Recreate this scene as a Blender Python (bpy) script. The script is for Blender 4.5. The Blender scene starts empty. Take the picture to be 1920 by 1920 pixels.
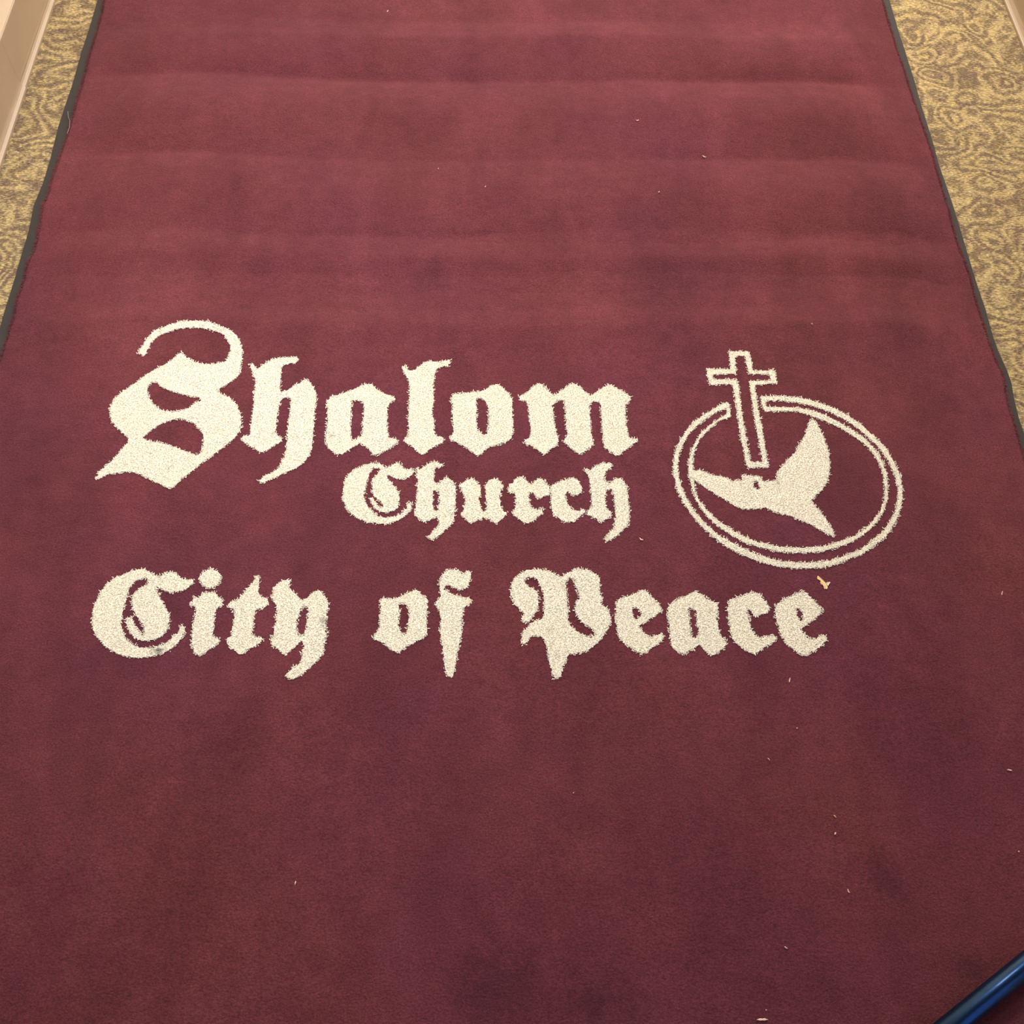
import bpy, math, random
import numpy as np
from mathutils import Matrix, Vector

random.seed(7)
rng = np.random.default_rng(11)
sc = bpy.context.scene
COL = sc.collection

# ------------------------------------------------------------------ camera
F = 1922.0
CH = 1.475
_D = np.array([-48, 3380, -F], float); _D /= np.linalg.norm(_D)
_X = np.array([F, 0, -48.0]); _X /= np.linalg.norm(_X)
_U = np.cross(_X, _D)
R = np.array([_X, _D, _U])            # camera -> world
cam_d = bpy.data.cameras.new('camera')
cam_d.sensor_fit = 'HORIZONTAL'; cam_d.sensor_width = 36.0
cam_d.lens = 36.0 * F / 1920.0
cam_d.clip_start = 0.02
cam = bpy.data.objects.new('camera', cam_d); COL.objects.link(cam)
M4 = Matrix([[*map(float, R[0]), 0.0], [*map(float, R[1]), 0.0], [*map(float, R[2]), CH], [0, 0, 0, 1]])
cam.matrix_world = M4
sc.camera = cam

# ------------------------------------------------------------------ light and exposure
sc.view_settings.view_transform = 'Standard'
sc.view_settings.look = 'None'
sc.view_settings.gamma = 1.0
sc.view_settings.use_curve_mapping = False
sc.view_settings.exposure = 0.0
world = bpy.data.worlds.new('world'); sc.world = world
world.use_nodes = True
bg = world.node_tree.nodes['Background']
bg.inputs[0].default_value = (0.95, 0.82, 1.0, 1); bg.inputs[1].default_value = 0.045


def area(name, loc, target, sx, sy, power, color):
    d = bpy.data.lights.new(name, 'AREA'); d.shape = 'RECTANGLE'
    d.size = sx; d.size_y = sy; d.energy = power; d.color = color
    o = bpy.data.objects.new(name, d); COL.objects.link(o)
    o.location = loc
    o.rotation_euler = (Vector(target) - Vector(loc)).to_track_quat('-Z', 'Y').to_euler()
    return o


area('overhead_area_light', (0.7, 4.6, 2.0), (0.3, 2.0, 0), 1.2, 0.5, 40, (1.0, 0.93, 0.88))  # added far lamp, set low to rake the mat's creases
area('overhead_area_light', (0.9, 3.2, 2.5), (0.6, 2.2, 0), 1.0, 0.5, 86, (1.0, 0.95, 0.91))
side = area('overhead_area_light', (-0.45, 1.15, 2.5), (-0.4, 1.2, 0), 0.6, 0.5, 7.5, (0.96, 1.0, 1.12))  # added lamp, brightens the left middle of the mat
side.data.spread = math.radians(82)
area('doorway_daylight', (0.75, -1.35, 1.6), (0.55, 0.9, 0.9), 1.2, 2.1, 8, (0.26, 0.46, 1.0))

# ------------------------------------------------------------------ node helpers
def newmat(name):
    m = bpy.data.materials.new(name); m.use_nodes = True
    nt = m.node_tree; nt.nodes.clear()
    out = nt.nodes.new('ShaderNodeOutputMaterial')
    b = nt.nodes.new('ShaderNodeBsdfPrincipled')
    nt.links.new(b.outputs[0], out.inputs[0])
    return m, nt, b


class N:
    def __init__(s, nt): s.nt = nt
    def new(s, t, **kw):
        n = s.nt.nodes.new(t)
        for k, v in kw.items(): setattr(n, k, v)
        return n
    def pos(s, sx=1, sy=1, sz=1, rot=0):
        g = s.new('ShaderNodeTexCoord'); m = s.new('ShaderNodeMapping')
        m.inputs['Scale'].default_value = (sx, sy, sz); m.inputs['Rotation'].default_value = (0, 0, rot)
        s.nt.links.new(g.outputs['Object'], m.inputs[0]); return m.outputs[0]
    def noise(s, vec, scale, detail=2, rough=.5, dist=0.0, out=0):
        n = s.new('ShaderNodeTexNoise')
        n.inputs['Scale'].default_value = scale; n.inputs['Detail'].default_value = detail
        n.inputs['Roughness'].default_value = rough; n.inputs['Distortion'].default_value = dist
        s.nt.links.new(vec, n.inputs['Vector']); return n.outputs[out]
    def math(s, op, a, b=None, c=None, clamp=False):
        n = s.new('ShaderNodeMath', operation=op, use_clamp=clamp)
        for i, v in enumerate((a, b, c)):
            if v is None: continue
            if isinstance(v, (int, float)): n.inputs[i].default_value = v
            else: s.nt.links.new(v, n.inputs[i])
        return n.outputs[0]
    def rng(s, v, a, b, c, d, smooth=False):
        n = s.new('ShaderNodeMapRange'); n.interpolation_type = 'SMOOTHSTEP' if smooth else 'LINEAR'
        for i, x in enumerate((a, b, c, d)): n.inputs[i + 1].default_value = x
        s.nt.links.new(v, n.inputs[0]); return n.outputs[0]
    def mix(s, f, a, b, blend='MIX'):
        n = s.new('ShaderNodeMix', data_type='RGBA', blend_type=blend)
        for key, v in ((0, f), (6, a), (7, b)):
            if isinstance(v, (int, float)): n.inputs[key].default_value = v
            elif isinstance(v, tuple): n.inputs[key].default_value = (*v, 1) if len(v) == 3 else v
            else: s.nt.links.new(v, n.inputs[key])
        return n.outputs[2]
    def scale_col(s, col, f):
        n = s.new('ShaderNodeVectorMath', operation='SCALE')
        if isinstance(col, tuple): n.inputs[0].default_value = col
        else: s.nt.links.new(col, n.inputs[0])
        s.nt.links.new(f, n.inputs[3]); return n.outputs[0]
    def bump(s, h, strength, dist):
        n = s.new('ShaderNodeBump'); n.inputs['Strength'].default_value = strength
        n.inputs['Distance'].default_value = dist
        s.nt.links.new(h, n.inputs['Height']); return n.outputs[0]


def lin(r, g, b):
    f = lambda c: (c / 255 / 12.92) if c / 255 <= .04045 else ((c / 255 + .055) / 1.055) ** 2.4
    return (f(r), f(g), f(b))


def stains_and_shade(n, spots):
    """soft dirt marks and a painted pole shadow at fixed places on the mat; returns 0..1 factor"""
    g = n.new('ShaderNodeTexCoord'); tot = None
    wob = n.noise(g.outputs['Object'], 120, 3)
    for (x, y, rx, ry, a) in spots:
        sub = n.new('ShaderNodeVectorMath', operation='SUBTRACT'); n.nt.links.new(g.outputs['Object'], sub.inputs[0])
        sub.inputs[1].default_value = (x, y, 0)
        mul = n.new('ShaderNodeVectorMath', operation='MULTIPLY'); n.nt.links.new(sub.outputs[0], mul.inputs[0])
        mul.inputs[1].default_value = (1 / rx, 1 / ry, 0)
        ln = n.new('ShaderNodeVectorMath', operation='LENGTH'); n.nt.links.new(mul.outputs[0], ln.inputs[0])
        d = n.math('ADD', ln.outputs['Value'], n.rng(wob, .3, .7, -.45, .45))
        f = n.rng(d, .15, 1.1, a, 0, True)
        tot = f if tot is None else n.math('MAXIMUM', tot, f)
    return tot


# ------------------------------------------------------------------ pixel ray -> point on the floor level z
def at(px, py, z=0.0):
    r = R @ np.array([px - 960.0, 960.0 - py, -F])
    t = (CH - z) / -r[2]
    return r[0] * t, r[1] * t


def at_np(P, z):
    P = np.asarray(P, float)
    v = np.stack([P[:, 0] - 960, 960 - P[:, 1], np.full(len(P), -F)], 1) @ R.T
    t = (CH - z) / -v[:, 2]
    return v[:, :2] * t[:, None]


# ------------------------------------------------------------------ relief of the mat: soft creases across it
_k = [(-160, 0), (-60, .2), (-20, -.2), (40, -.1), (50, 1), (76, .9), (88, -.6), (148, -1.1), (156, 1), (190, .7), (240, -.5), (296, -.9),
      (304, .8), (340, .3), (385, -.6), (436, -1.1), (446, .9), (475, .5), (492, -.8), (520, -.7), (528, .4), (575, .2),
      (583, .7), (604, .5), (618, -.35), (700, -.1), (760, 0)]
_ky = np.array([at(960, r, .008)[1] for r, s in _k])[::-1]
_ks = np.array([s for r, s in _k], float)[::-1]
_gy = np.linspace(_ky[0], _ky[-1], 1600)
_gs = np.interp(_gy, _ky, _ks); _gs -= _gs.mean()
SLOPE = 0.29
_gh = -np.concatenate([[0], np.cumsum((_gs[1:] + _gs[:-1]) / 2 * np.diff(_gy))]) * SLOPE


_gh -= 0.0


def vnoise(x, y, seed=0):
    """smooth value noise 0..1"""
    x = np.asarray(x, float) + 37.3 * seed + 500; y = np.asarray(y, float) + 11.7 * seed + 500
    xi = np.floor(x).astype(np.int64); yi = np.floor(y).astype(np.int64)
    fx = x - xi; fy = y - yi; fx = fx * fx * (3 - 2 * fx); fy = fy * fy * (3 - 2 * fy)
    def h(a, b):
        n = (a * 374761393 + b * 668265263 + seed * 974711) & 0x7fffffff
        n = ((n ^ (n >> 13)) * 1274126177) & 0x7fffffff
        return (n % 65521) / 65521.0
    return (h(xi, yi) * (1 - fx) + h(xi + 1, yi) * fx) * (1 - fy) + (h(xi, yi + 1) * (1 - fx) + h(xi + 1, yi + 1) * fx) * fy


def relief(x, y):
    x = np.asarray(x, float); y = np.asarray(y, float)
    yy = y + (vnoise(x * 3.1, y * 0 + 2, 3) - .5) * .022 + (vnoise(x * 11, y * 0 + 5, 4) - .5) * .006 + .004 * x
    h = np.interp(yy, _gy, _gh, left=0, right=0)
    amp = .25 + 1.25 * vnoise(x * 2.3, y * 5.0, 5) - .35 * np.clip((-x - .35) / .5, 0, 1)
    low = (vnoise(x * 2.2, y * 2.4, 8) - .5) * .006 + (vnoise(x * 5.5, y * 4.5, 9) - .5) * .0022
    rim = np.clip((.915 - np.abs(x - .028)) / .14, .12, 1)
    return np.maximum((h * amp + low) * rim + .0045, 0)


PILE = 0.0075


def ztop(x, y): return PILE + relief(x, y)


def on_mat(px, py, dz=0.0):
    z = .009
    for _ in range(3):
        x, y = at(px, py, z); z = float(ztop(x, y)) + dz
    return x, y, z


# ------------------------------------------------------------------ materials
def mat_pile():
    m, nt, b = newmat('burgundy_pile'); n = N(nt)
    p = n.pos()
    base = lin(113, 56, 59)
    tint = n.mix(n.rng(n.noise(p, 2.2, 3, .55), .35, .68, 0, 1), lin(100, 50, 60), lin(107, 54, 57))
    ps = n.pos(1.0, .38, 1)
    big = n.rng(n.noise(ps, 7, 5, .6, .3), .3, .7, .80, 1.18)
    mid = n.rng(n.noise(n.pos(1, 1.3, 1), 28, 4, .6), .3, .7, .89, 1.11)
    fine = n.rng(n.noise(n.pos(1, 1.25, 1), 330, 3, .7), .3, .7, .62, 1.34)
    f = n.math('MULTIPLY', n.math('MULTIPLY', big, mid), fine)
    col = n.scale_col(tint, f)
    d = stains_and_shade(n, PILE_SPOTS)
    col = n.mix(d, col, lin(60, 30, 40))
    nt.links.new(col, b.inputs['Base Color'])
    b.inputs['Roughness'].default_value = 1.0
    b.inputs['Specular IOR Level'].default_value = 0.05
    b.inputs['Sheen Weight'].default_value = 0.10
    b.inputs['Sheen Roughness'].default_value = 0.6
    b.inputs['Sheen Tint'].default_value = (1, .6, .6, 1)
    h = n.math('ADD', n.noise(n.pos(1, 1.2, 1), 300, 3, .7), n.math('MULTIPLY', n.noise(p, 90, 2), .6))
    nt.links.new(n.bump(h, .55, .004), b.inputs['Normal'])
    return m


def mat_cream():
    m, nt, b = newmat('cream_pile'); n = N(nt)
    p = n.pos()
    v = n.noise(n.pos(1, 1.4, 1), 260, 3, .65)
    big = n.noise(p, 9, 3)
    col = n.mix(n.rng(v, .3, .7, 0, 1), lin(224, 216, 190), lin(250, 246, 228))
    col = n.mix(n.rng(big, .35, .7, 0, .5), col, lin(242, 235, 208))
    col = n.mix(stains_and_shade(n, CREAM_SPOTS), col, lin(112, 108, 96))
    nt.links.new(col, b.inputs['Base Color'])
    b.inputs['Roughness'].default_value = 1.0
    b.inputs['Specular IOR Level'].default_value = 0.1
    b.inputs['Sheen Weight'].default_value = 0.15
    return m


def mat_carpet():
    m, nt, b = newmat('patterned_carpet'); n = N(nt)
    # leaf and scroll figure: bands that follow a warped field
    p0 = n.pos()
    w = n.new('ShaderNodeTexNoise'); w.inputs['Scale'].default_value = 9.0; w.inputs['Detail'].default_value = 1.0
    nt.links.new(p0, w.inputs['Vector'])
    sub = n.new('ShaderNodeVectorMath', operation='SUBTRACT'); nt.links.new(w.outputs['Color'], sub.inputs[0]); sub.inputs[1].default_value = (.5, .5, .5)
    sc_ = n.new('ShaderNodeVectorMath', operation='SCALE'); nt.links.new(sub.outputs[0], sc_.inputs[0]); sc_.inputs[3].default_value = .11
    add = n.new('ShaderNodeVectorMath', operation='ADD'); nt.links.new(p0, add.inputs[0]); nt.links.new(sc_.outputs[0], add.inputs[1])
    wp = add.outputs[0]
    fld = n.noise(wp, 7.0, .6, .4)
    bands = n.math('SINE', n.math('MULTIPLY', fld, 64.0))
    vor = n.new('ShaderNodeTexVoronoi'); vor.feature = 'F1'; vor.inputs['Scale'].default_value = 13.5
    vor.inputs['Randomness'].default_value = .9
    nt.links.new(wp, vor.inputs['Vector'])
    rings = n.math('SINE', n.math('MULTIPLY', vor.outputs['Distance'], 21.0))
    sel = n.rng(n.noise(p0, 6.5, 0), .46, .54, 0, 1, True)
    mixv = n.new('ShaderNodeMix', data_type='FLOAT'); nt.links.new(sel, mixv.inputs[0]); nt.links.new(bands, mixv.inputs[2]); nt.links.new(rings, mixv.inputs[3])
    fig = mixv.outputs[0]
    thick = n.rng(n.noise(p0, 12, 1), .3, .7, -.6, .5)
    rag = n.rng(n.noise(n.pos(.5, 1.15, 1), 250, 2, .6), .3, .7, -1.8, 1.8)
    rag2 = n.rng(n.noise(n.pos(.8, 1.0, 1), 75, 2, .6), .3, .7, -.8, .8)
    fig = n.math('ADD', n.math('ADD', fig, n.math('ADD', rag2, thick)), rag)
    gold = n.rng(fig, -1.1, 1.75, 0, 1)
    loops = n.noise(n.pos(.55, 1.2, 1, .05), 290, 3, .72)
    dark = n.mix(n.rng(n.noise(p0, 30, 2), .35, .65, 0, 1), lin(120, 101, 86), lin(130, 112, 84))
    lite = n.mix(n.rng(n.noise(p0, 45, 2), .35, .65, 0, 1), lin(196, 174, 128), lin(204, 181, 122))
    col = n.mix(gold, dark, lite)
    col = n.scale_col(col, n.rng(loops, .3, .7, .50, 1.42))
    nt.links.new(col, b.inputs['Base Color'])
    b.inputs['Roughness'].default_value = 1.0; b.inputs['Specular IOR Level'].default_value = 0.05
    nt.links.new(n.bump(loops, .6, .004), b.inputs['Normal'])
    return m


def mat_plain(name, col, rough, spec=.5, var=.06, scale=14, bump=0, metallic=0, coat=0):
    m, nt, b = newmat(name); n = N(nt); p = n.pos()
    f = n.rng(n.noise(p, scale, 4, .55), .3, .7, 1 - var, 1 + var)
    nt.links.new(n.scale_col(tuple(col), f), b.inputs['Base Color'])
    b.inputs['Roughness'].default_value = rough
    b.inputs['Specular IOR Level'].default_value = spec
    b.inputs['Metallic'].default_value = metallic
    b.inputs['Coat Weight'].default_value = coat
    if bump:
        nt.links.new(n.bump(n.noise(p, 160, 3), bump, .002), b.inputs['Normal'])
    return m


def spot(px, py, rx, ry, a):
    x, y, z = on_mat(px, py); s = z and 0.001 / 1.0
    return (x, y, rx * 0.0009, ry * 0.0011, a)


PILE_SPOTS = [spot(930, 1835, 70, 55, 0.405), spot(1105, 1880, 34, 22, 0.450), spot(1655, 1640, 42, 38, 0.378), spot(1330, 1540, 60, 50, 0.198),
              spot(910, 436, 26, 9, 0.450), spot(1655, 1400, 34, 48, 0.225), spot(1085, 1520, 50, 26, 0.198),
              spot(760, 1345, 40, 14, 0.198), spot(1826, 1818, 30, 24, 0.360), spot(460, 576, 30, 8, 0.270)]  # the spot beside the pole is its soft shadow, painted into the pile
CREAM_SPOTS = [spot(293, 1221, 12, 7, .85), spot(606, 1166, 9, 13, .40), spot(317, 878, 9, 7, .18), spot(621, 817, 8, 7, .28),
               spot(360, 784, 8, 4, .2), spot(301, 622, 9, 4, .22), spot(233, 786, 5, 3, .25), spot(1331, 888, 13, 5, .35),
               spot(1458, 906, 5, 12, .22), spot(1031, 1180, 10, 6, .25), spot(1045, 1228, 8, 6, .22), spot(847, 965, 7, 4, .3),
               spot(1327, 1148, 12, 5, .2), spot(1093, 803, 8, 5, .12), spot(415, 621, 8, 4, .25), spot(513, 812, 5, 3, .25)]
M_PILE = mat_pile(); M_CREAM = mat_cream(); M_CARPET = mat_carpet()
M_RUBBER = mat_plain('grey_black_rubber', lin(54, 50, 46), .75, .4, .06, 20, .12)
M_WALL = mat_plain('cream_wall_paint', lin(244, 228, 200), .85, .2, .02, 5, .1)
M_BASE = mat_plain('taupe_vinyl', lin(176, 155, 130), .42, .5, .05, 6)
M_POLE = mat_plain('black_metal_blue_reflection', lin(38, 70, 108), .30, .6, .12, 30, 0, .85, .25)  # blue base colour stands in for daylight reflected by black metal
M_CAP = mat_plain('black_rubber_cap', lin(26, 26, 28), .7, .4)
M_CRUMB = mat_plain('pale_crumb', lin(246, 214, 190), .7, .3, .08, 300)
M_CHIP = mat_plain('tan_wood', lin(232, 202, 146), .7, .3, .12, 400)
M_CHIPW = mat_plain('pale_inner_wood', lin(246, 230, 208), .7, .3, .05, 400)
M_THREAD = mat_plain('grey_thread', lin(140, 136, 126), .9, .2)


# ------------------------------------------------------------------ mesh helpers
def mesh_obj(name, verts, faces, mat, parent=None, smooth=False):
    me = bpy.data.meshes.new(name)
    me.from_pydata([tuple(map(float, v)) for v in verts], [], [tuple(map(int, f)) for f in faces]) if not isinstance(faces, np.ndarray) else fast(me, verts, faces)
    me.materials.append(mat)
    if smooth: me.polygons.foreach_set('use_smooth', np.ones(len(me.polygons), bool))
    me.update()
    o = bpy.data.objects.new(name, me); COL.objects.link(o)
    if parent: o.parent = parent
    return o


def fast(me, V, Fc):
    V = np.asarray(V, np.float32); Fc = np.asarray(Fc, np.int32); k = Fc.shape[1]
    me.vertices.add(len(V)); me.vertices.foreach_set('co', V.ravel())
    me.loops.add(Fc.size); me.loops.foreach_set('vertex_index', Fc.ravel())
    me.polygons.add(len(Fc)); me.polygons.foreach_set('loop_start', np.arange(0, Fc.size, k, dtype=np.int32))
    me.polygons.foreach_set('loop_total', np.full(len(Fc), k, np.int32))
    me.update(calc_edges=True); me.validate()


def tufts(P, Z, rb, rt, lean, up, direction=None, spread=math.pi):
    """yarn ends: little four-sided leaning stubs. P (n,2) roots, Z (n,) root heights"""
    n = len(P)
    a = rng.uniform(0, 2 * math.pi, n) if direction is None else direction + rng.uniform(-spread, spread, n)
    L = lean * rng.uniform(.35, 1.25, n); u = up * rng.uniform(.6, 1.3, n)
    tip = np.stack([P[:, 0] + np.cos(a) * L, P[:, 1] + np.sin(a) * L], 1)
    V = np.zeros((n, 8, 3))
    ph = rng.uniform(0, 1.57, n); s = rng.uniform(.75, 1.2, n)
    for i in range(4):
        t = ph + i * math.pi / 2
        V[:, i, 0] = P[:, 0] + np.cos(t) * rb * s; V[:, i, 1] = P[:, 1] + np.sin(t) * rb * s; V[:, i, 2] = Z
        V[:, 4 + i, 0] = tip[:, 0] + np.cos(t) * rt * s; V[:, 4 + i, 1] = tip[:, 1] + np.sin(t) * rt * s; V[:, 4 + i, 2] = Z + u
    q = np.array([[4, 5, 6, 7], [0, 1, 5, 4], [1, 2, 6, 5], [2, 3, 7, 6], [3, 0, 4, 7]])
    Fc = (np.arange(n)[:, None, None] * 8 + q[None]).reshape(-1, 4)
    return V.reshape(-1, 3), Fc


def inside(P, poly):
    x, y = P[:, 0], P[:, 1]; c = np.zeros(len(P), bool)
    x0, y0 = poly[:, 0], poly[:, 1]; x1, y1 = np.roll(x0, -1), np.roll(y0, -1)
    for a, b, cc, d in zip(x0, y0, x1, y1):
        if b == d: continue
        m = ((b > y) != (d > y)) & (x < (cc - a) * (y - b) / (d - b) + a)
        c ^= m
    return c


def join_parts(parts):
    V = []; Fc = []; k = 0
    for v, f in parts:
        V.append(v); Fc.append(f + k); k += len(v)
    return np.concatenate(V), np.concatenate(Fc)


def tag(o, label=None, cat=None, group=None, kind=None):
    for k, v in (('label', label), ('category', cat), ('group', group), ('kind', kind)):
        if v: o[k] = v
    return o


def empty(name, loc=(0, 0, 0)):
    o = bpy.data.objects.new(name, None); COL.objects.link(o); o.location = loc
    o.empty_display_size = .1
    return o


def box(name, a, b, mat):
    x0, y0, z0 = a; x1, y1, z1 = b
    V = [(x0, y0, z0), (x1, y0, z0), (x1, y1, z0), (x0, y1, z0), (x0, y0, z1), (x1, y0, z1), (x1, y1, z1), (x0, y1, z1)]
    return mesh_obj(name, V, [(0, 3, 2, 1), (4, 5, 6, 7), (0, 1, 5, 4), (1, 2, 6, 5), (2, 3, 7, 6), (3, 0, 4, 7)], mat)


# ------------------------------------------------------------------ the room
YB, YF = -2.2, 5.2
XL = at(107, 0)[0] - .012
XR = at(1885, 12)[0] + .012
tag(box('floor', (XL - .15, YB, -.05), (XR + .15, YF, 0), M_CARPET), kind='structure')
tag(box('wall_far', (XL - .15, YF, 0), (XR + .15, YF + .15, 2.7), M_WALL), kind='structure')
tag(box('wall_left', (XL - .15, YB, 0), (XL, YF, 2.7), M_WALL), kind='structure')
tag(box('wall_right', (XR, YB, 0), (XR + .15, YF, 2.7), M_WALL), kind='structure')


def cove(name, xw, side, y0, y1, H=.118, off=0.0, wob=0):
    """rubber cove base: flat strip with a toe that curves out over the carpet"""
    prof = [(.000, H), (.0012, H + .0006), (.0028, H - .001), (.0032, H - .004), (.0032, .024), (.0036, .019), (.0048, .0145),
            (.0068, .0105), (.0096, .0080), (.0118, .0066), (.0122, .0050), (.0122, .0008), (.000, .0008)]
    ys = np.linspace(y0, y1, 160); V = []; Fc = []; k = len(prof)
    for y in ys:
        w = off + wob * (math.sin(y * 5.3) * .5 + math.sin(y * 11.7 + 1) * .3)
        for j, (d, z) in enumerate(prof):
            dd = d + (w if d > .004 else 0)
            V.append((xw + side * dd, y, z))
    for i in range(len(ys) - 1):
        for j in range(k):
            a = i * k + j; b = i * k + (j + 1) % k
            f = (a, b, b + k, a + k)
            Fc.append(f if side < 0 else f[::-1])
    Fc.append(tuple(range(k)) if side > 0 else tuple(range(k))[::-1]); n0 = (len(ys) - 1) * k
    Fc.append(tuple(n0 + j for j in range(k))[::-1] if side > 0 else tuple(n0 + j for j in range(k)))
    o = mesh_obj(name, V, Fc, M_BASE)
    for p in o.data.polygons: p.use_smooth = False
    return tag(o, kind='structure')


ys_seam = at(45, 168)[1]
cove('baseboard_left', XL, 1, YB, ys_seam - .0002, wob=.0006)
cove('baseboard_left', XL, 1, ys_seam + .0002, YF, off=-.0016, wob=.0006)
cove('baseboard_right', XR, -1, YB, YF, off=.001, wob=.0016)

# ------------------------------------------------------------------ mat outline (sight lines to its wavy edges)
LO = [(183, 0), (167, 55), (154, 94), (134, 164), (109, 239), (94, 300), (81, 342), (63.5, 385), (55, 429), (40.6, 477), (27, 525), (10.4, 577), (0, 614)]
LI = [(196, 0), (193, 20), (182, 62), (166, 114), (154, 161), (141, 206), (130, 245), (113, 294), (100, 331), (92, 362), (81, 387), (75, 425), (65, 473), (53, 492), (45, 529), (33, 562), (27, 592), (15, 633), (3, 671)]
RO = [(1667.7, 0), (1685, 59), (1701, 109), (1717, 159), (1729, 203), (1751, 273), (1758, 300), (1775, 350), (1794, 408), (1809, 458), (1823, 505), (1837, 548), (1849, 584), (1861, 628), (1871, 656), (1888, 694), (1896, 716), (1901, 745), (1910, 783), (1920, 812)]
RI = [(1654, 0), (1662, 31), (1672, 62), (1682, 97), (1695, 133), (1712, 187), (1726, 227), (1747, 289), (1765, 352), (1775, 383), (1786, 428), (1802, 477), (1819, 523), (1824, 549), (1836, 587), (1853, 641), (1867, 678), (1882, 709), (1885, 737), (1892, 769), (1900, 794), (1913, 839)]
M0, M1 = -.62, 2.48          # mat ends


def edge(pts, z, k):
    e = []
    for px, py in pts:
        zz = z
        for _ in range(4):
            q = at(px, py, zz); zz = z + k * float(relief(*q))
        e.append(q)
    e = np.array(e)[::-1]
    y = e[:, 1]; x = e[:, 0]
    return lambda q: np.interp(q, y, x)


e_lo, e_li, e_ro, e_ri = edge(LO, .002, .8), edge(LI, .005, 1), edge(RO, .002, .8), edge(RI, .005, 1)

door_mat = empty('door_mat', (0, 0, 0))
tag(door_mat, 'large burgundy pile entrance mat with cream blackletter church name and dove emblem', 'mat')

# pile sheet
NR, NC = 620, 330
ys = np.linspace(M0 + .02, M1 - .02, NR)
jl = (vnoise(ys * 160, ys * 0, 21) - .5) * .003; jr = (vnoise(ys * 160, ys * 0, 22) - .5) * .003
xl = e_li(ys) + jl; xr = e_ri(ys) + jr
u = np.linspace(0, 1, NC)
X = xl[:, None] + (xr - xl)[:, None] * u[None]; Y = np.repeat(ys[:, None], NC, 1)
Zs = ztop(X, Y)
d_edge = np.minimum(np.minimum(X - xl[:, None], xr[:, None] - X), np.minimum(Y - ys[0], ys[-1] - Y))
Zs = Zs - .0022 * (1 - np.clip(d_edge / .007, 0, 1)) ** 2
V = np.stack([X, Y, Zs], 2).reshape(-1, 3)
idx = np.arange(NR * NC).reshape(NR, NC)
Fc = np.stack([idx[:-1, :-1], idx[:-1, 1:], idx[1:, 1:], idx[1:, :-1]], 2).reshape(-1, 4)
ring = np.concatenate([idx[0, :], idx[1:, -1], idx[-1, -2::-1], idx[-2:0:-1, 0]])
V2 = V[ring].copy(); V2[:, 2] -= .0035
k = len(V); n = len(ring); a = ring; b = np.roll(ring, -1); c = k + np.arange(n); d = k + np.roll(np.arange(n), -1)
Fr = np.stack([a, c, d, b], 1)
pile_parts = [(np.concatenate([V, V2]), np.concatenate([Fc, Fr]))]
for side, fx in ((math.pi, e_li), (0.0, e_ri)):
    q = rng.uniform(-.3, M1 - .02, 5200)
    inn = rng.uniform(-.0012, .006, 5200)
    xx = fx(q) + (inn if side else -inn)
    P = np.stack([xx, q], 1)
    pile_parts.append(tufts(P, relief(xx, q) + PILE - .0022, .0009, .0004, .0050, .0016, side, .8))
V, Fc = join_parts(pile_parts)
pile = mesh_obj('carpet_pile', V, Fc, M_PILE, door_mat, smooth=False)
sm = np.ones(len(pile.data.polygons), bool); sm[(NR - 1) * (NC - 1):] = False
pile.data.polygons.foreach_set('use_smooth', sm)

# rubber border (a frame all round, a little lower than the pile)
yb = np.linspace(M0, M1, 420)
LOx, ROx = e_lo(yb), e_ro(yb)
hL, hR = relief(LOx, yb) * .8, relief(ROx, yb) * .8
rows = []
for i, y in enumerate(yb):
    xo, xo2 = LOx[i], ROx[i]; xi, xi2 = e_li(y) + .008, e_ri(y) - .008
    if y < M0 + .03 or y > M1 - .03: xi, xi2 = xo + .03, xo2 - .03
    z1 = .0032 + hL[i]; z2 = .0032 + hR[i]
    rows.append([(xo, y, max(hL[i] * .9, .0004)), (xo, y, z1 - .0012), (xo + .0012, y, z1), (xi, y, z1 + .0008),
                 (xi2, y, z2 + .0008), (xo2 - .0012, y, z2), (xo2, y, z2 - .0012), (xo2, y, max(hR[i] * .9, .0004))])
V = np.array(rows).reshape(-1, 3); Fc = []
for i in range(len(yb) - 1):
    for j in range(7):
        if j == 3: continue
        p = i * 8 + j; Fc.append((p, p + 1, p + 9, p + 8))
last = len(yb) - 1
for (i0, i1) in ((0, 6), (last - 6, last)):       # end strips across
    for i in range(i0, i1):
        p = i * 8 + 3; Fc.append((p, p + 1, p + 9, p + 8))
for i in (0, last):
    p = i * 8; Fc.append(tuple(p + j for j in range(8)))
mesh_obj('rubber_border', V, [f[::-1] for f in Fc], M_RUBBER, door_mat)

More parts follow.
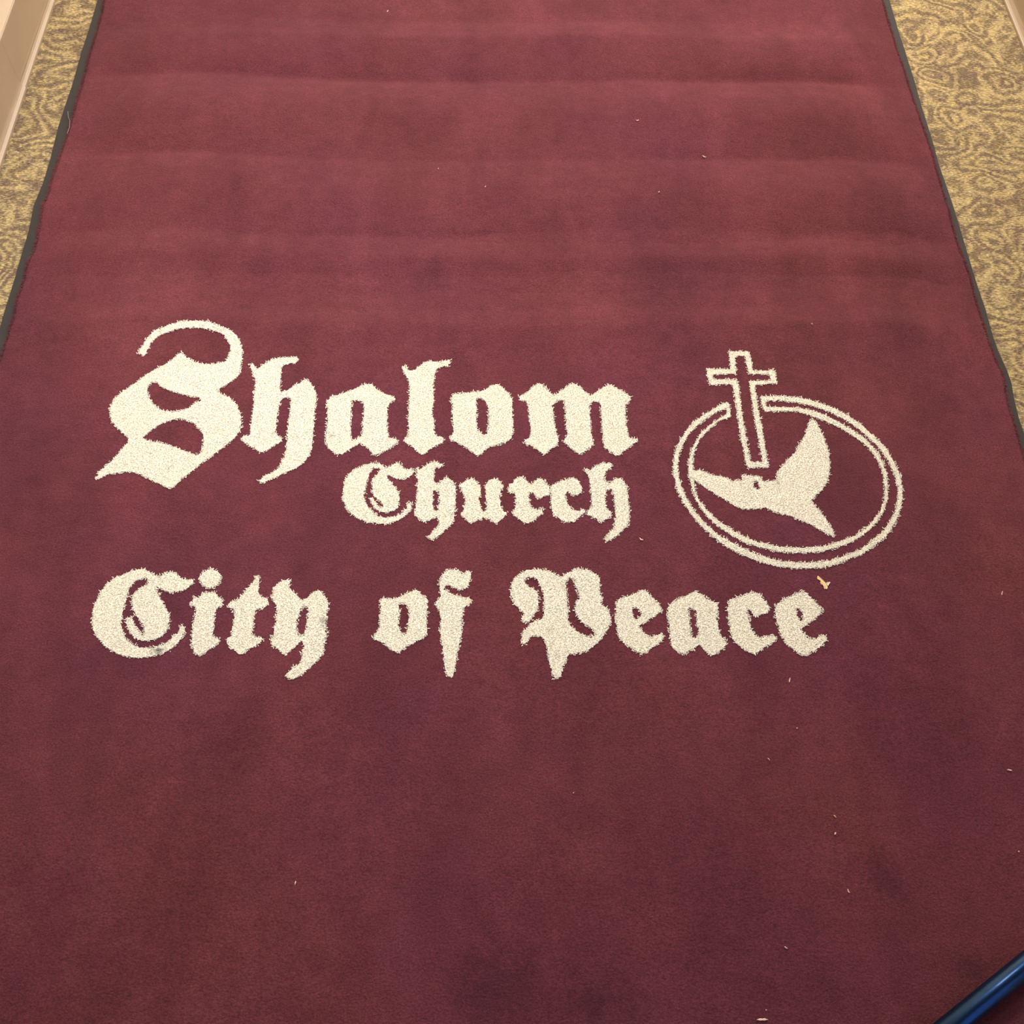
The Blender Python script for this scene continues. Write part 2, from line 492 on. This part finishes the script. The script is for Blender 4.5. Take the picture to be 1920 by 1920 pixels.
# ------------------------------------------------------------------ lettering
CR = dict(A=(160, 580, 5.647), B=(440, 640, 6.857), C=(600, 660, 7.385), D=(820, 700, 4.8), E=(630, 850, 6.4), F=(900, 850, 6.4),
          G=(160, 1050, 7.111), H=(400, 1050, 8), I=(680, 1050, 8), J=(940, 1050, 7.385), K=(1130, 1080, 8), L=(1330, 1070, 7.111),
          M=(1240, 640, 7.385), N=(1240, 740, 4))
S_ = """560,470 565,430 600,380 630,320 680,265 740,215 830,185 900,150 980,130 1060,118 1180,115 1300,125 1400,155 1490,190 1560,235 1620,290 1650,360 1668,430 1665,520 1650,620 1630,690 1570,750 1490,800 1430,835 1400,870 1470,905 1540,940 1600,1000 1640,1070 1655,1150 1655,1230 1635,1300 1580,1370 1500,1430 1400,1510 1250,1620 1120,1720 1000,1820 940,1880 890,1900 830,1880 740,1835 650,1780 540,1740 440,1725 340,1735 240,1750 160,1790 110,1815 105,1780 130,1730 200,1670 270,1600 340,1530 400,1460 440,1400 445,1360 400,1320 330,1260 280,1190 250,1110 265,1020 310,940 390,870 490,800 570,740 640,690 720,640 820,590 900,540 960,490 1020,450 1060,490 1110,530 1200,565 1300,575 1400,570 1480,545 1510,500 1525,440 1530,390 1500,330 1460,270 1380,235 1290,210 1180,195 1060,200 970,210 880,240 800,270 740,310 700,360 665,420 650,470 620,495 595,480
700,765 740,770 800,815 870,850 950,885 1060,915 1150,930 1215,940 1215,965 1160,990 1090,1040 1000,1070 930,1080 840,1070 780,1045 720,1000 680,940 665,880 665,830 695,790
640,1330 700,1280 780,1230 870,1190 960,1165 1040,1170 1120,1195 1190,1250 1235,1310 1245,1380 1240,1450 1225,1510 1190,1540 1140,1535 1060,1495 980,1460 880,1430 790,1405 700,1390 630,1375 620,1355"""
GLYPHS = [
 ('Shalom', 'capital_letter', 'A', S_),
 ('Shalom', 'letter', 'B', """180,285 230,280 260,310 300,350 340,310 400,265 470,230 560,205 650,195 720,200 790,190 840,235 790,275 720,290 650,310 615,340 605,400 600,500 590,600 600,650 680,620 760,570 830,530 880,490 920,485 970,520 1020,590 1050,660 1060,730 1040,860 1030,1000 1020,1150 1010,1300 990,1420 930,1520 860,1590 760,1650 640,1700 540,1750 450,1780 400,1815 330,1830 305,1800 350,1750 420,1700 520,1660 570,1610 600,1540 640,1460 655,1380 665,1250 675,1120 690,1000 705,880 715,790 715,740 650,730 605,735 590,790 565,880 550,1000 545,1100 530,1150 560,1210 625,1245 600,1300 520,1340 440,1390 380,1425 320,1430 260,1390 190,1340 120,1300 75,1245 110,1205 190,1200 200,1100 215,980 230,850 240,720 250,620 265,540 240,450 215,380"""),
 ('Shalom', 'letter', 'C', """75,740 100,660 180,610 280,575 380,545 480,500 580,460 630,430 700,440 780,500 880,560 980,600 1060,640 1020,680 970,720 940,770 935,880 940,1000 940,1100 960,1180 1050,1190 1090,1230 1040,1290 940,1350 850,1400 790,1430 730,1420 690,1370 640,1320 560,1265 500,1300 400,1360 320,1410 250,1430 170,1380 110,1330 65,1250 80,1100 95,950 95,800
445,680 520,670 590,700 600,760 590,900 580,1050 565,1160 500,1200 440,1210 430,1100 435,950 440,800"""),
 ('Shalom', 'letter', 'C', """1110,180 1180,190 1230,255 1310,240 1370,190 1450,140 1540,120 1640,125 1760,110 1800,90 1805,160 1780,200 1680,205 1610,240 1595,340 1580,480 1580,650 1560,800 1580,950 1590,1080 1610,1160 1690,1165 1720,1200 1700,1260 1610,1300 1520,1350 1470,1400 1410,1425 1350,1385 1280,1320 1200,1270 1155,1240 1165,1190 1210,1170 1225,1080 1215,900 1225,750 1230,600 1230,450 1215,380 1160,290"""),
 ('Shalom', 'letter', 'D', """125,185 220,180 320,165 420,150 480,105 540,90 590,125 640,170 680,230 680,350 690,450 685,530 670,590 600,630 520,650 460,670 410,710 365,750 310,710 240,660 170,625 110,600 120,560 140,520 130,400 130,280
355,225 400,225 440,260 460,330 455,420 455,500 440,550 400,540 365,510 355,400 355,300"""),
 ('Shalom', 'letter', 'D', """735,200 790,180 850,125 900,85 950,95 990,145 1050,195 1120,150 1190,100 1230,85 1290,115 1330,160 1380,195 1440,155 1500,120 1545,95 1620,130 1690,175 1750,210 1740,250 1700,280 1700,380 1710,480 1730,580 1815,590 1770,640 1700,690 1650,730 1620,750 1570,720 1500,670 1485,580 1475,450 1465,350 1465,270 1410,250 1375,280 1375,400 1385,500 1400,580 1415,640 1360,675 1310,720 1280,735 1230,700 1170,650 1125,610 1160,560 1155,450 1145,330 1135,245 1080,250 1040,290 1050,400 1070,500 1095,600 1085,645 1020,690 960,740 910,695 850,655 785,640 775,600 835,570 830,470 820,370 810,280 790,250 735,250"""),
 ('Church', 'capital_letter', 'E', """520,105 400,120 300,150 200,195 130,265 90,350 75,430 85,560 120,660 180,730 270,790 380,840 500,850 620,850 720,820 820,770 900,690 915,620 880,575 850,600 840,660 770,720 690,750 600,765 510,745 450,710 400,650 360,590 345,500 365,400 385,300 420,230 440,185 515,180 520,215 460,270 420,330 430,400 435,490 500,560 555,610 550,645 515,630 480,580 430,515 395,515 400,560 440,640 500,700 620,715 710,690 755,640 770,550 755,460 700,390 640,320 605,255 700,300 800,320 880,290 930,245 950,200 900,180 830,190 800,150 740,105 660,140 600,170 560,140"""),
 ('Church', 'letter', 'E', """960,160 1010,190 1060,150 1120,110 1200,95 1290,130 1270,165 1200,180 1175,230 1180,330 1210,360 1280,315 1340,285 1400,330 1450,400 1440,550 1435,700 1420,800 1370,880 1290,940 1230,1000 1130,1050 1090,1000 1150,950 1210,890 1230,840 1215,770 1150,790 1060,840 1010,800 930,740 950,650 960,550 970,420 965,300 960,230
1180,440 1225,450 1230,550 1225,680 1190,690 1165,600 1175,500"""),
 ('Church', 'letter', 'E', """1480,375 1540,330 1620,290 1690,330 1730,400 1750,440 1730,520 1735,620 1760,690 1800,685 1800,560 1790,450 1775,395 1828,325 1898,290 1968,330 2018,390 1985,450 1978,540 1985,630 2010,690 2058,700 2038,750 1978,800 1918,850 1848,800 1768,775 1700,815 1620,845 1550,795 1480,730 1520,690 1540,620 1535,510 1490,450"""),
 ('Church', 'letter', 'F', """325,430 380,350 440,290 500,275 550,320 610,370 670,310 740,290 780,340 845,400 843,500 780,520 720,545 660,510 620,465 595,500 600,600 630,660 700,670 755,655 765,715 700,760 640,810 590,845 530,840 480,800 400,750 375,710 420,650 420,550 410,480 340,465"""),
 ('Church', 'letter', 'F', """850,390 930,340 1030,310 1120,285 1190,330 1230,400 1235,460 1170,505 1100,500 1060,460 1035,480 1040,560 1070,630 1120,670 1190,685 1240,655 1280,700 1230,740 1180,780 1120,825 1020,825 950,790 880,740 850,670 840,580 850,500 835,450"""),
 ('Church', 'letter', 'F', """1240,180 1290,175 1320,200 1380,150 1450,120 1520,115 1580,120 1590,170 1530,200 1505,250 1500,330 1560,345 1610,305 1680,290 1740,340 1780,420 1785,550 1800,680 1805,800 1770,880 1710,940 1640,1000 1580,1040 1515,1065 1480,1020 1540,950 1600,900 1610,830 1625,740 1610,640 1600,520 1580,430 1540,435 1515,460 1515,560 1530,660 1580,700 1580,760 1510,800 1450,835 1390,790 1320,755 1265,720 1290,685 1330,650 1330,550 1320,430 1310,320 1290,250 1250,215"""),
 ('City', 'capital_letter', 'G', """740,115 620,130 500,185 400,225 300,300 210,400 160,500 105,610 90,720 85,830 95,930 120,1000 190,1080 270,1170 380,1240 500,1290 620,1310 760,1310 880,1290 1000,1260 1120,1210 1220,1130 1290,1040 1340,950 1330,880 1280,860 1250,890 1230,960 1170,1020 1100,1080 1010,1130 900,1160 780,1165 680,1140 600,1100 540,1050 505,960 480,850 500,740 530,620 560,490 610,370 680,270 780,240 830,270 820,320 740,370 660,420 615,490 620,620 650,720 720,800 770,900 790,980 750,985 700,920 650,830 625,755 560,760 530,800 550,900 600,990 690,1070 800,1090 950,1060 1030,1020 1100,920 1130,820 1130,720 1060,600 1000,480 930,370 1000,380 1090,430 1200,440 1300,410 1380,370 1440,310 1460,250 1390,250 1300,245 1240,210 1200,160 1120,150 1030,190 980,220 900,190 840,130"""),
 ('City', 'letter', 'G', """1385,580 1440,510 1530,470 1580,430 1660,420 1730,430 1770,480 1840,530 1830,610 1760,640 1740,720 1725,850 1710,960 1720,1020 1800,1040 1790,1090 1720,1160 1640,1210 1570,1260 1520,1280 1450,1250 1420,1190 1405,1090 1420,950 1440,800 1465,690 1450,620 1395,620
+1500,240 1540,180 1600,130 1680,110 1760,130 1810,190 1815,260 1770,330 1710,370 1640,380 1570,350 1530,300"""),
 ('City', 'letter', 'H', """210,660 280,610 370,580 450,500 520,400 600,310 640,235 700,240 700,300 690,400 680,480 720,540 820,570 835,660 780,720 650,745 630,830 610,960 600,1100 620,1150 730,1140 750,1190 700,1250 600,1310 500,1360 440,1420 390,1425 320,1360 230,1300 180,1220 200,1160 265,1140 270,1020 300,900 310,780 270,730 210,710"""),
 ('City', 'letter', 'H', """870,560 875,480 900,400 960,350 1040,300 1120,275 1180,300 1150,370 1170,440 1250,510 1300,580 1340,600 1400,560 1480,490 1580,440 1640,490 1700,560 1740,640 1720,780 1710,900 1700,1050 1690,1200 1680,1340 1640,1440 1560,1520 1480,1600 1380,1680 1280,1750 1200,1800 1120,1790 1060,1730 1120,1670 1200,1610 1270,1560 1320,1460 1320,1370 1350,1300 1330,1230 1270,1260 1200,1330 1130,1400 1060,1420 1000,1380 930,1320 870,1270 840,1200 890,1140 900,1050 920,900 940,780 940,700 900,640
1320,710 1400,715 1415,780 1400,900 1380,1020 1340,1140 1280,1120 1260,1020 1270,900 1295,800"""),
 ('of', 'letter', 'I', """270,580 300,550 360,575 450,570 560,540 660,490 740,460 790,425 850,470 930,540 990,600 985,700 970,820 970,950 985,1060 960,1130 880,1200 780,1250 680,1290 610,1340 560,1395 490,1395 420,1340 330,1270 240,1230 170,1210 150,1150 200,1090 240,1000 240,900 260,760 250,650
550,660 610,650 670,700 690,800 680,900 665,1020 640,1110 590,1090 550,1020 545,940 560,820 560,740"""),
 ('of', 'letter', 'I', """1140,350 1170,240 1220,180 1300,135 1420,135 1460,190 1530,210 1560,150 1620,170 1645,230 1620,330 1580,410 1500,460 1400,440 1320,390 1250,390 1230,440 1300,480 1380,520 1480,545 1580,560 1640,600 1600,690 1520,710 1510,800 1500,900 1490,1050 1470,1200 1450,1300 1420,1450 1400,1580 1380,1700 1340,1780 1270,1750 1230,1660 1210,1500 1190,1350 1170,1200 1150,1050 1160,900 1150,780 1100,700 1070,620 1130,590 1160,520 1145,440"""),
 ('Peace', 'capital_letter', 'J', """115,460 130,340 170,260 250,190 350,125 480,120 620,130 720,170 790,215 830,235 900,170 1000,130 1090,105 1200,130 1290,170 1350,220 1380,290 1370,400 1380,480 1410,540 1390,600 1450,650 1500,700 1530,800 1510,900 1450,1010 1370,1110 1300,1190 1200,1260 1080,1300 1000,1310 940,1310 900,1400 860,1520 830,1620 790,1650 730,1640 700,1580 670,1470 640,1330 620,1200 600,1120 550,1070 480,1060 420,1060 380,1110 360,1160 310,1175 265,1130 280,1020 330,950 400,880 470,830 560,810 585,760 580,650 575,520 560,420 520,330 480,265 400,245 330,260 330,310 400,370 490,420 520,490 520,600 515,700 440,770 440,800 390,860 300,860 260,810 310,740 280,710 210,650 150,570
940,245 1000,260 1020,350 1060,450 1070,540 1020,600 1005,700 1050,790 1120,870 1210,930 1280,980 1300,1030 1240,1065 1160,1040 1050,980 960,910 935,850 930,700 925,500 905,350 910,290"""),
 ('Peace', 'letter', 'K', """190,430 230,350 290,310 400,290 490,250 560,215 620,195 680,240 750,320 830,390 885,470 885,540 800,600 700,660 620,720 560,740 570,790 640,860 720,905 800,890 850,850 900,860 930,920 880,990 800,1050 720,1100 650,1160 580,1180 520,1150 430,1080 340,1040 280,970 230,900 200,780 180,640 190,520
465,480 490,460 540,500 570,570 560,610 490,645 465,620 455,540"""),
 ('Peace', 'letter', 'K', """975,460 1030,400 1130,340 1250,290 1340,250 1400,215 1480,270 1580,340 1680,390 1730,390 1745,480 1720,560 1730,680 1750,780 1760,880 1850,950 1875,1040 1800,1110 1720,1170 1650,1200 1590,1180 1540,1130 1450,1045 1380,1090 1280,1140 1240,1180 1130,1160 1060,1090 1020,1040 1000,920 990,800 985,700 960,580
1290,490 1385,500 1400,570 1400,680 1420,780 1430,870 1385,920 1340,900 1325,780 1310,660 1300,560"""),
 ('Peace', 'letter', 'L', """235,470 270,390 330,360 440,330 530,290 620,285 690,310 720,370 780,440 815,510 780,560 700,590 640,635 580,600 550,530 510,520 520,600 545,700 570,790 630,870 700,880 760,880 830,850 890,860 910,920 850,970 760,1020 690,1070 610,1115 530,1100 470,1060 400,1010 330,960 290,890 270,780 250,650 240,560"""),
 ('Peace', 'letter', 'L', """870,530 890,450 950,400 1040,350 1130,310 1220,270 1290,285 1370,360 1440,440 1500,490 1515,550 1450,620 1360,680 1290,730 1220,780 1260,830 1320,890 1420,900 1470,860 1520,840 1560,870 1580,930 1500,1000 1410,1080 1330,1120 1280,1145 1200,1110 1110,1050 1020,980 960,880 920,800 890,680 880,600
1170,510 1200,505 1240,570 1245,660 1220,670 1190,620 1170,570"""),
 ('emblem', 'cross_outline', 'M', """925,130 1210,130 1250,240 1275,400 1580,395 1605,590 1300,605 1320,750 1350,950 1385,1100 1410,1250 1440,1430 1470,1600 1485,1750 1400,1755 1210,1760 1165,1700 1145,1560 1110,1400 1080,1250 1050,1050 1025,880 1000,720 975,600 670,610 625,470 625,370 850,375 950,385 945,280
1030,215 1150,205 1170,290 1200,460 1500,465 1510,535 1210,545 1230,680 1250,850 1270,980 1300,1130 1320,1280 1350,1430 1380,1580 1385,1660 1240,1660 1220,1530 1190,1370 1160,1200 1130,1020 1100,820 1080,640 1050,520 720,520 715,465 1040,455 1050,400 1030,300"""),
 ('emblem', 'double_ring', 'N', """490,50 440,75 380,110 310,150 240,205 180,270 130,350 95,430 82,530 90,620 115,710 160,810 220,900 300,990 400,1080 500,1150 620,1210 740,1260 880,1295 1000,1305 1130,1305 1260,1290 1380,1250 1490,1210 1600,1140 1690,1060 1750,980 1790,890 1812,790 1812,680 1790,590 1750,500 1690,400 1600,310 1500,220 1400,150 1280,90 1150,45 1020,15 900,5 800,5 740,15 750,95 780,130 880,125 1000,125 1110,155 1220,200 1320,240 1420,300 1510,360 1580,430 1630,510 1660,600 1670,700 1665,790 1640,870 1595,930 1540,990 1450,1050 1340,1095 1220,1130 1100,1142 980,1142 860,1130 740,1105 620,1060 520,1005 430,940 350,870 290,790 260,720 250,660 240,560 240,500 255,420 290,340 340,280 420,210 525,165 515,75
490,105 420,130 350,175 270,235 210,300 170,370 140,440 128,530 135,620 160,700 200,790 260,880 340,970 430,1050 540,1110 660,1170 790,1215 900,1245 1010,1255 1130,1255 1250,1240 1370,1205 1480,1160 1570,1100 1650,1030 1710,950 1750,870 1770,780 1770,690 1745,600 1700,500 1640,410 1560,330 1470,255 1370,185 1260,130 1140,90 1010,60 900,45 790,50 790,85 890,90 1010,90 1120,110 1230,150 1330,200 1430,260 1520,320 1600,400 1660,490 1695,590 1705,700 1700,790 1670,880 1620,960 1550,1030 1460,1090 1350,1140 1230,1175 1100,1190 980,1190 860,1175 740,1150 620,1110 510,1050 410,980 320,890 260,800 220,700 200,600 200,520 215,430 250,350 300,280 370,220 440,170 490,140"""),
 ('emblem', 'dove', 'N', """215,570 290,560 360,590 450,610 540,645 595,640 605,600 680,600 750,615 765,650 850,640 880,560 930,500 1000,430 1040,360 1080,290 1100,210 1130,175 1160,200 1200,270 1235,350 1260,440 1270,560 1250,650 1200,730 1130,790 1180,860 1240,930 1285,1000 1305,1075 1240,1050 1150,990 1050,950 960,910 870,890 780,850 700,860 600,860 540,830 460,780 370,730 300,680 245,640 215,620
700,660 715,650 740,700 725,708 695,695"""),
]
WORD = {'Shalom': 'large cream blackletter word Shalom', 'Church': 'small cream blackletter word Church', 'City': 'cream blackletter word City',
        'of': 'cream blackletter word of', 'Peace': 'cream blackletter word Peace', 'emblem': 'cream emblem of a dove and cross in a double oval ring'}
CELL = .0018
words = {}


def word_parent(w):
    if w not in words:
        e = empty('emblem' if w == 'emblem' else 'lettering'); e.parent = door_mat; e['label'] = WORD[w]; words[w] = e
    return words[w]


def to_world(P):
    P = np.asarray(P, float); z = np.full(len(P), .009)
    for _ in range(3):
        v = np.stack([P[:, 0] - 960, 960 - P[:, 1], np.full(len(P), -F)], 1) @ R.T
        W = v[:, :2] * ((CH - z) / -v[:, 2])[:, None]
        z = ztop(W[:, 0], W[:, 1]) + .001
    return W


for word, kind, crop, data in GLYPHS:
    ox, oy, s = CR[crop]
    loops = []
    for line in data.strip().split('\n'):
        line = line.strip().lstrip('+')
        P = np.array([[float(c) for c in q.split(',')] for q in line.split()])
        loops.append(to_world(P / s + (ox, oy)))
    allp = np.concatenate(loops); lo = allp.min(0) - .004; hi = allp.max(0) + .004
    def hit(P):
        m = np.zeros(len(P), bool)
        for l in loops: m ^= inside(P, l)
        return m
    gx = np.arange(lo[0], hi[0], CELL); gy = np.arange(lo[1], hi[1], CELL)
    G = np.stack(np.meshgrid(gx, gy), 2); nyy, nxx = G.shape[:2]
    wob = np.stack([vnoise(G[..., 0] * 260, G[..., 1] * 260, 31) - .5, vnoise(G[..., 0] * 260, G[..., 1] * 260, 32) - .5], 2) * .0016
    ctr = (G + CELL / 2 + wob).reshape(-1, 2)
    m = hit(ctr).reshape(nyy, nxx)
    e = m.copy(); e[1:] &= m[:-1]; e[:-1] &= m[1:]; e[:, 1:] &= m[:, :-1]; e[:, :-1] &= m[:, 1:]
    m = e
    iy, ix = np.nonzero(m)
    vid = {}
    gidx = -np.ones((nyy + 1, nxx + 1), int)
    need = np.zeros((nyy + 1, nxx + 1), bool)
    for dy in (0, 1):
        for dx in (0, 1): need[iy + dy, ix + dx] = True
    vy, vx = np.nonzero(need); gidx[vy, vx] = np.arange(len(vy))
    px_ = lo[0] + vx * CELL + (vnoise(vx * 1.7, vy * 1.7, 41) - .5) * .0012; py_ = lo[1] + vy * CELL + (vnoise(vx * 1.7, vy * 1.7, 42) - .5) * .0012
    Vb = np.stack([px_, py_, ztop(px_, py_) + .0006 + .0004 * rng.random(len(px_))], 1)
    Fb = np.stack([gidx[iy, ix], gidx[iy, ix + 1], gidx[iy + 1, ix + 1], gidx[iy + 1, ix]], 1)
    # yarn ends over the figure
    st = .0019
    tx = np.arange(lo[0], hi[0], st); ty = np.arange(lo[1], hi[1], st)
    T = np.stack(np.meshgrid(tx, ty), 2).reshape(-1, 2); T = T + rng.uniform(-.0009, .0009, T.shape)
    shift = np.stack([vnoise(T[:, 0] * 330, T[:, 1] * 330, 51) - .5, vnoise(T[:, 0] * 330, T[:, 1] * 330, 52) - .5], 1) * .0048
    T = T[hit(T + shift)]
    Vt, Ft = tufts(T, ztop(T[:, 0], T[:, 1]) + .0002, .0008, .00045, .0027, .0017)
    V, Fc = join_parts([(Vb, Fb), (Vt, Ft)])
    mesh_obj(kind, V, Fc, M_CREAM, word_parent(word))

# ------------------------------------------------------------------ pole at the lower right
MPX = 44.5
ax, ay, az = on_mat(1788.5, 1920); bx, by, bz = on_mat(1920, 1812.5)
dist = math.dist((ax, ay, az), (0, 0, CH))
rad = 0.0145
def ray_at_h(px, py, h):
    x, y = at(px, py, h); return Vector((x, y, h))
hgt = .04
for _ in range(4):
    p1 = ray_at_h(1788.5, 1920, hgt); p2 = ray_at_h(1920, 1812.5, hgt)
    _t = np.linspace(-1.6, 5, 90)[:, None]; _q = np.array(p1)[None, :2] + (np.array(p2) - np.array(p1))[None, :2] * _t
    hgt = float(ztop(_q[:, 0], _q[:, 1]).max()) + rad + .0042
dirv = (p2 - p1).normalized()
A = p1 - dirv * .22; B = p2 + dirv * .55


def tube(name, a, b, r, mat, parent, seg=40, bev=.0):
    d = (b - a); L = d.length; d.normalize()
    up = Vector((0, 0, 1)); s1 = d.cross(up).normalized(); s2 = s1.cross(d)
    rings = [(0, r - bev), (bev, r), (L - bev, r), (L, r - bev)] if bev else [(0, r), (L, r)]
    V = []; Fc = []
    for t, rr in rings:
        for i in range(seg):
            an = 2 * math.pi * i / seg
            V.append(a + d * t + s1 * math.cos(an) * rr + s2 * math.sin(an) * rr)
    for j in range(len(rings) - 1):
        for i in range(seg):
            Fc.append((j * seg + i, j * seg + (i + 1) % seg, (j + 1) * seg + (i + 1) % seg, (j + 1) * seg + i))
    Fc.append(tuple(range(seg))[::-1]); Fc.append(tuple((len(rings) - 1) * seg + i for i in range(seg)))
    o = mesh_obj(name, V, Fc, mat, parent)
    for p in o.data.polygons: p.use_smooth = len(p.vertices) == 4
    return o


pole = empty('metal_pole')
tag(pole, 'black glossy metal pole reflecting blue daylight across the lower right corner of the mat', 'pole')
tube('tube', A, B, rad, M_POLE, pole)
tube('end_cap', A - dirv * .03, A + dirv * .012, rad + .0022, M_CAP, pole, bev=.003)
tube('end_cap', B - dirv * .012, B + dirv * .03, rad + .0022, M_CAP, pole, bev=.003)

# ------------------------------------------------------------------ litter on the mat
def sliver(name, px, py, L, W, ang, mat, hook=0, parent=None, dz=.0016):
    """small curled flake, L x W in metres, seen at the given place"""
    x, y, z = on_mat(px, py); a = math.radians(ang)
    n = 9; V = []; Fc = []
    for i in range(n):
        t = i / (n - 1) - .5
        w = W * .5 * (1 - (2 * abs(t)) ** 2.2 * .75) * (1 + .25 * math.sin(i * 2.1 + px))
        cx = t * L; cy = hook * L * (t * t - .1)
        zz = z + dz + .0006 * math.sin(i * 1.1 + py)
        for k, (ww, hh) in enumerate(((w, 0), (w * .5, .0007), (-w * .5, .0007), (-w, 0), (-w * .5, -.0005), (w * .5, -.0005))):
            lx, ly = cx, cy + ww
            V.append((x + lx * math.cos(a) - ly * math.sin(a), y + lx * math.sin(a) + ly * math.cos(a), zz + hh))
    for i in range(n - 1):
        for k in range(6):
            p = i * 6 + k; q = i * 6 + (k + 1) % 6; Fc.append((p, q, q + 6, p + 6))
    Fc.append(tuple(range(6))[::-1]); Fc.append(tuple((n - 1) * 6 + k for k in range(6)))
    return mesh_obj(name, V, Fc, mat, parent, smooth=True)


CRUMBS = [
 (1195, 227, .0065, .0035, 0, .4, 'tiny pale crumb on the upper mat, left of and above the white sliver'),
 (1320, 295, .0090, .0032, -35, 0, 'small white sliver on the upper right of the mat, brightest crumb above the cross'),
 (1235.5, 361, .0042, .0032, 45, 0, 'tiny round white speck on the mat, below and left of the upper white sliver'),
 (910, 351, .0042, .0030, 60, 0, 'tiny white speck near the middle of the upper mat'),
 (822, 317, .0030, .0018, 70, 0, 'minute pale speck left of the middle of the upper mat'),
 (727, 22, .0065, .0035, 70, 0, 'faint pinkish fluff near the top edge of the picture on the mat'),
 (1522, 608, .0035, .0022, -30, 0, 'minute pale speck on the mat above right of the emblem cross'),
 (1202, 1012, .0080, .0034, -35, .5, 'hooked white crumb just right of the word Church'),
 (1480, 1276, .0090, .0022, 72, 0, 'thin upright white sliver below the word Peace, under its second c and e'),
 (554, 1656, .0060, .0024, 80, .3, 'small pink-white crumb alone on the lower left of the mat'),
 (1878, 1113, .0090, .0016, 66, 0, 'faint thin bristle near the right edge of the mat, level with the word Peace'),
 (1494, 1366, .0026, .0022, 0, 0, 'tiny white dot on the mat, below the final e of Peace'),
 (1441, 1424, .0046, .0018, -52, 0, 'tiny slanted white fleck on the mat, lower left of the white dot'),
 (1565, 1531, .0050, .0018, -48, 0, 'upper of two tiny white flecks close together on the lower right of the mat'),
 (1565.5, 1563.5, .0045, .0030, 58, 0, 'lower of two tiny white flecks close together on the lower right of the mat'),
 (1590, 1671, .0058, .0026, -72, .3, 'small white fleck on the lower right of the mat beside the dark worn patch'),
 (1473, 1777, .0052, .0022, -35, .2, 'small pale fleck on the lower right of the mat, above the long chip'),
 (1429, 1912, .0160, .0036, 0, 0, 'long pale chip at the bottom edge of the picture'),
 (1436, 1894, .0024, .0020, 90, 0, 'pale speck just above the long chip at the bottom edge'),
 (1892, 1444.5, .0066, .0030, -12, 0, 'white crumb near the right edge of the picture on the lower mat'),
 (1909, 1597, .0026, .0022, 0, 0, 'tiny white dot near the right edge of the picture, above the metal pole'),
 (1075, 1487, .0026, .0020, 60, 0, 'tiny pale speck near the middle of the lower mat'),
]
for (px, py, L, W, ang, hook, lab) in CRUMBS:
    o = sliver('crumb', px, py, L * .92, W * .8, ang, M_CRUMB, hook)
    tag(o, lab, 'crumb', 'pale crumbs scattered on the burgundy mat')

# torn bit of wood shaving
def plate(name, pts, mat, parent, t=.0011, lift=.0018):
    W = [on_mat(1500 + x / 19.2, 1050 + y / 19.2, .003) for x, y in pts]; n = len(W); V = []
    for i, (x, y, z) in enumerate(W): V.append((x, y, z - .003 + lift + .0008 * math.sin(i * 1.3)))
    V += [(v[0], v[1], v[2] - t) for v in V]
    Fc = [tuple(range(n))[::-1], tuple(range(n, 2 * n))] + [(i, (i + 1) % n, n + (i + 1) % n, n + i) for i in range(n)]
    return mesh_obj(name, V, Fc, mat, parent)


chip = empty('wood_shaving'); tag(chip, 'torn tan wood shaving lying just above the last letter of Peace', 'wood shaving')
plate('blade', [(650, 550), (760, 640), (870, 740), (940, 810), (985, 860), (1000, 950), (1000, 1010), (965, 1035), (930, 1010), (900, 1035), (875, 1020),
                (850, 930), (835, 885), (770, 850), (730, 770), (760, 745), (700, 710), (645, 675), (630, 610)], M_CHIP, chip)
tag(plate('pale_tip', [(940, 815), (1000, 795), (1065, 775), (1105, 795), (1065, 845), (1035, 880), (1025, 925), (1003, 905), (985, 860)], M_CHIPW, chip, lift=.0026), 'pale tip of the shaving')

# loose grey thread on the left rubber edge
pts = [on_mat(px, py) for px, py in ((137, 209), (127, 209), (128, 219), (131, 226), (130, 238), (126, 250), (129, 251))]
V = []; Fc = []
for i, (x, y, z) in enumerate(pts):
    z = z - .001 + .001 * (i % 2)
    for k in range(5):
        an = 2 * math.pi * k / 5; V.append((x + math.cos(an) * .0006, y, z + math.sin(an) * .0006))
for i in range(len(pts) - 1):
    for k in range(5):
        Fc.append((i * 5 + k, i * 5 + (k + 1) % 5, (i + 1) * 5 + (k + 1) % 5, (i + 1) * 5 + k))
Fc.append(tuple(range(5))[::-1]); Fc.append(tuple((len(pts) - 1) * 5 + k for k in range(5)))
tag(mesh_obj('loose_thread', V, Fc, M_THREAD), 'frayed grey thread curling on the left rubber edge of the mat', 'thread')
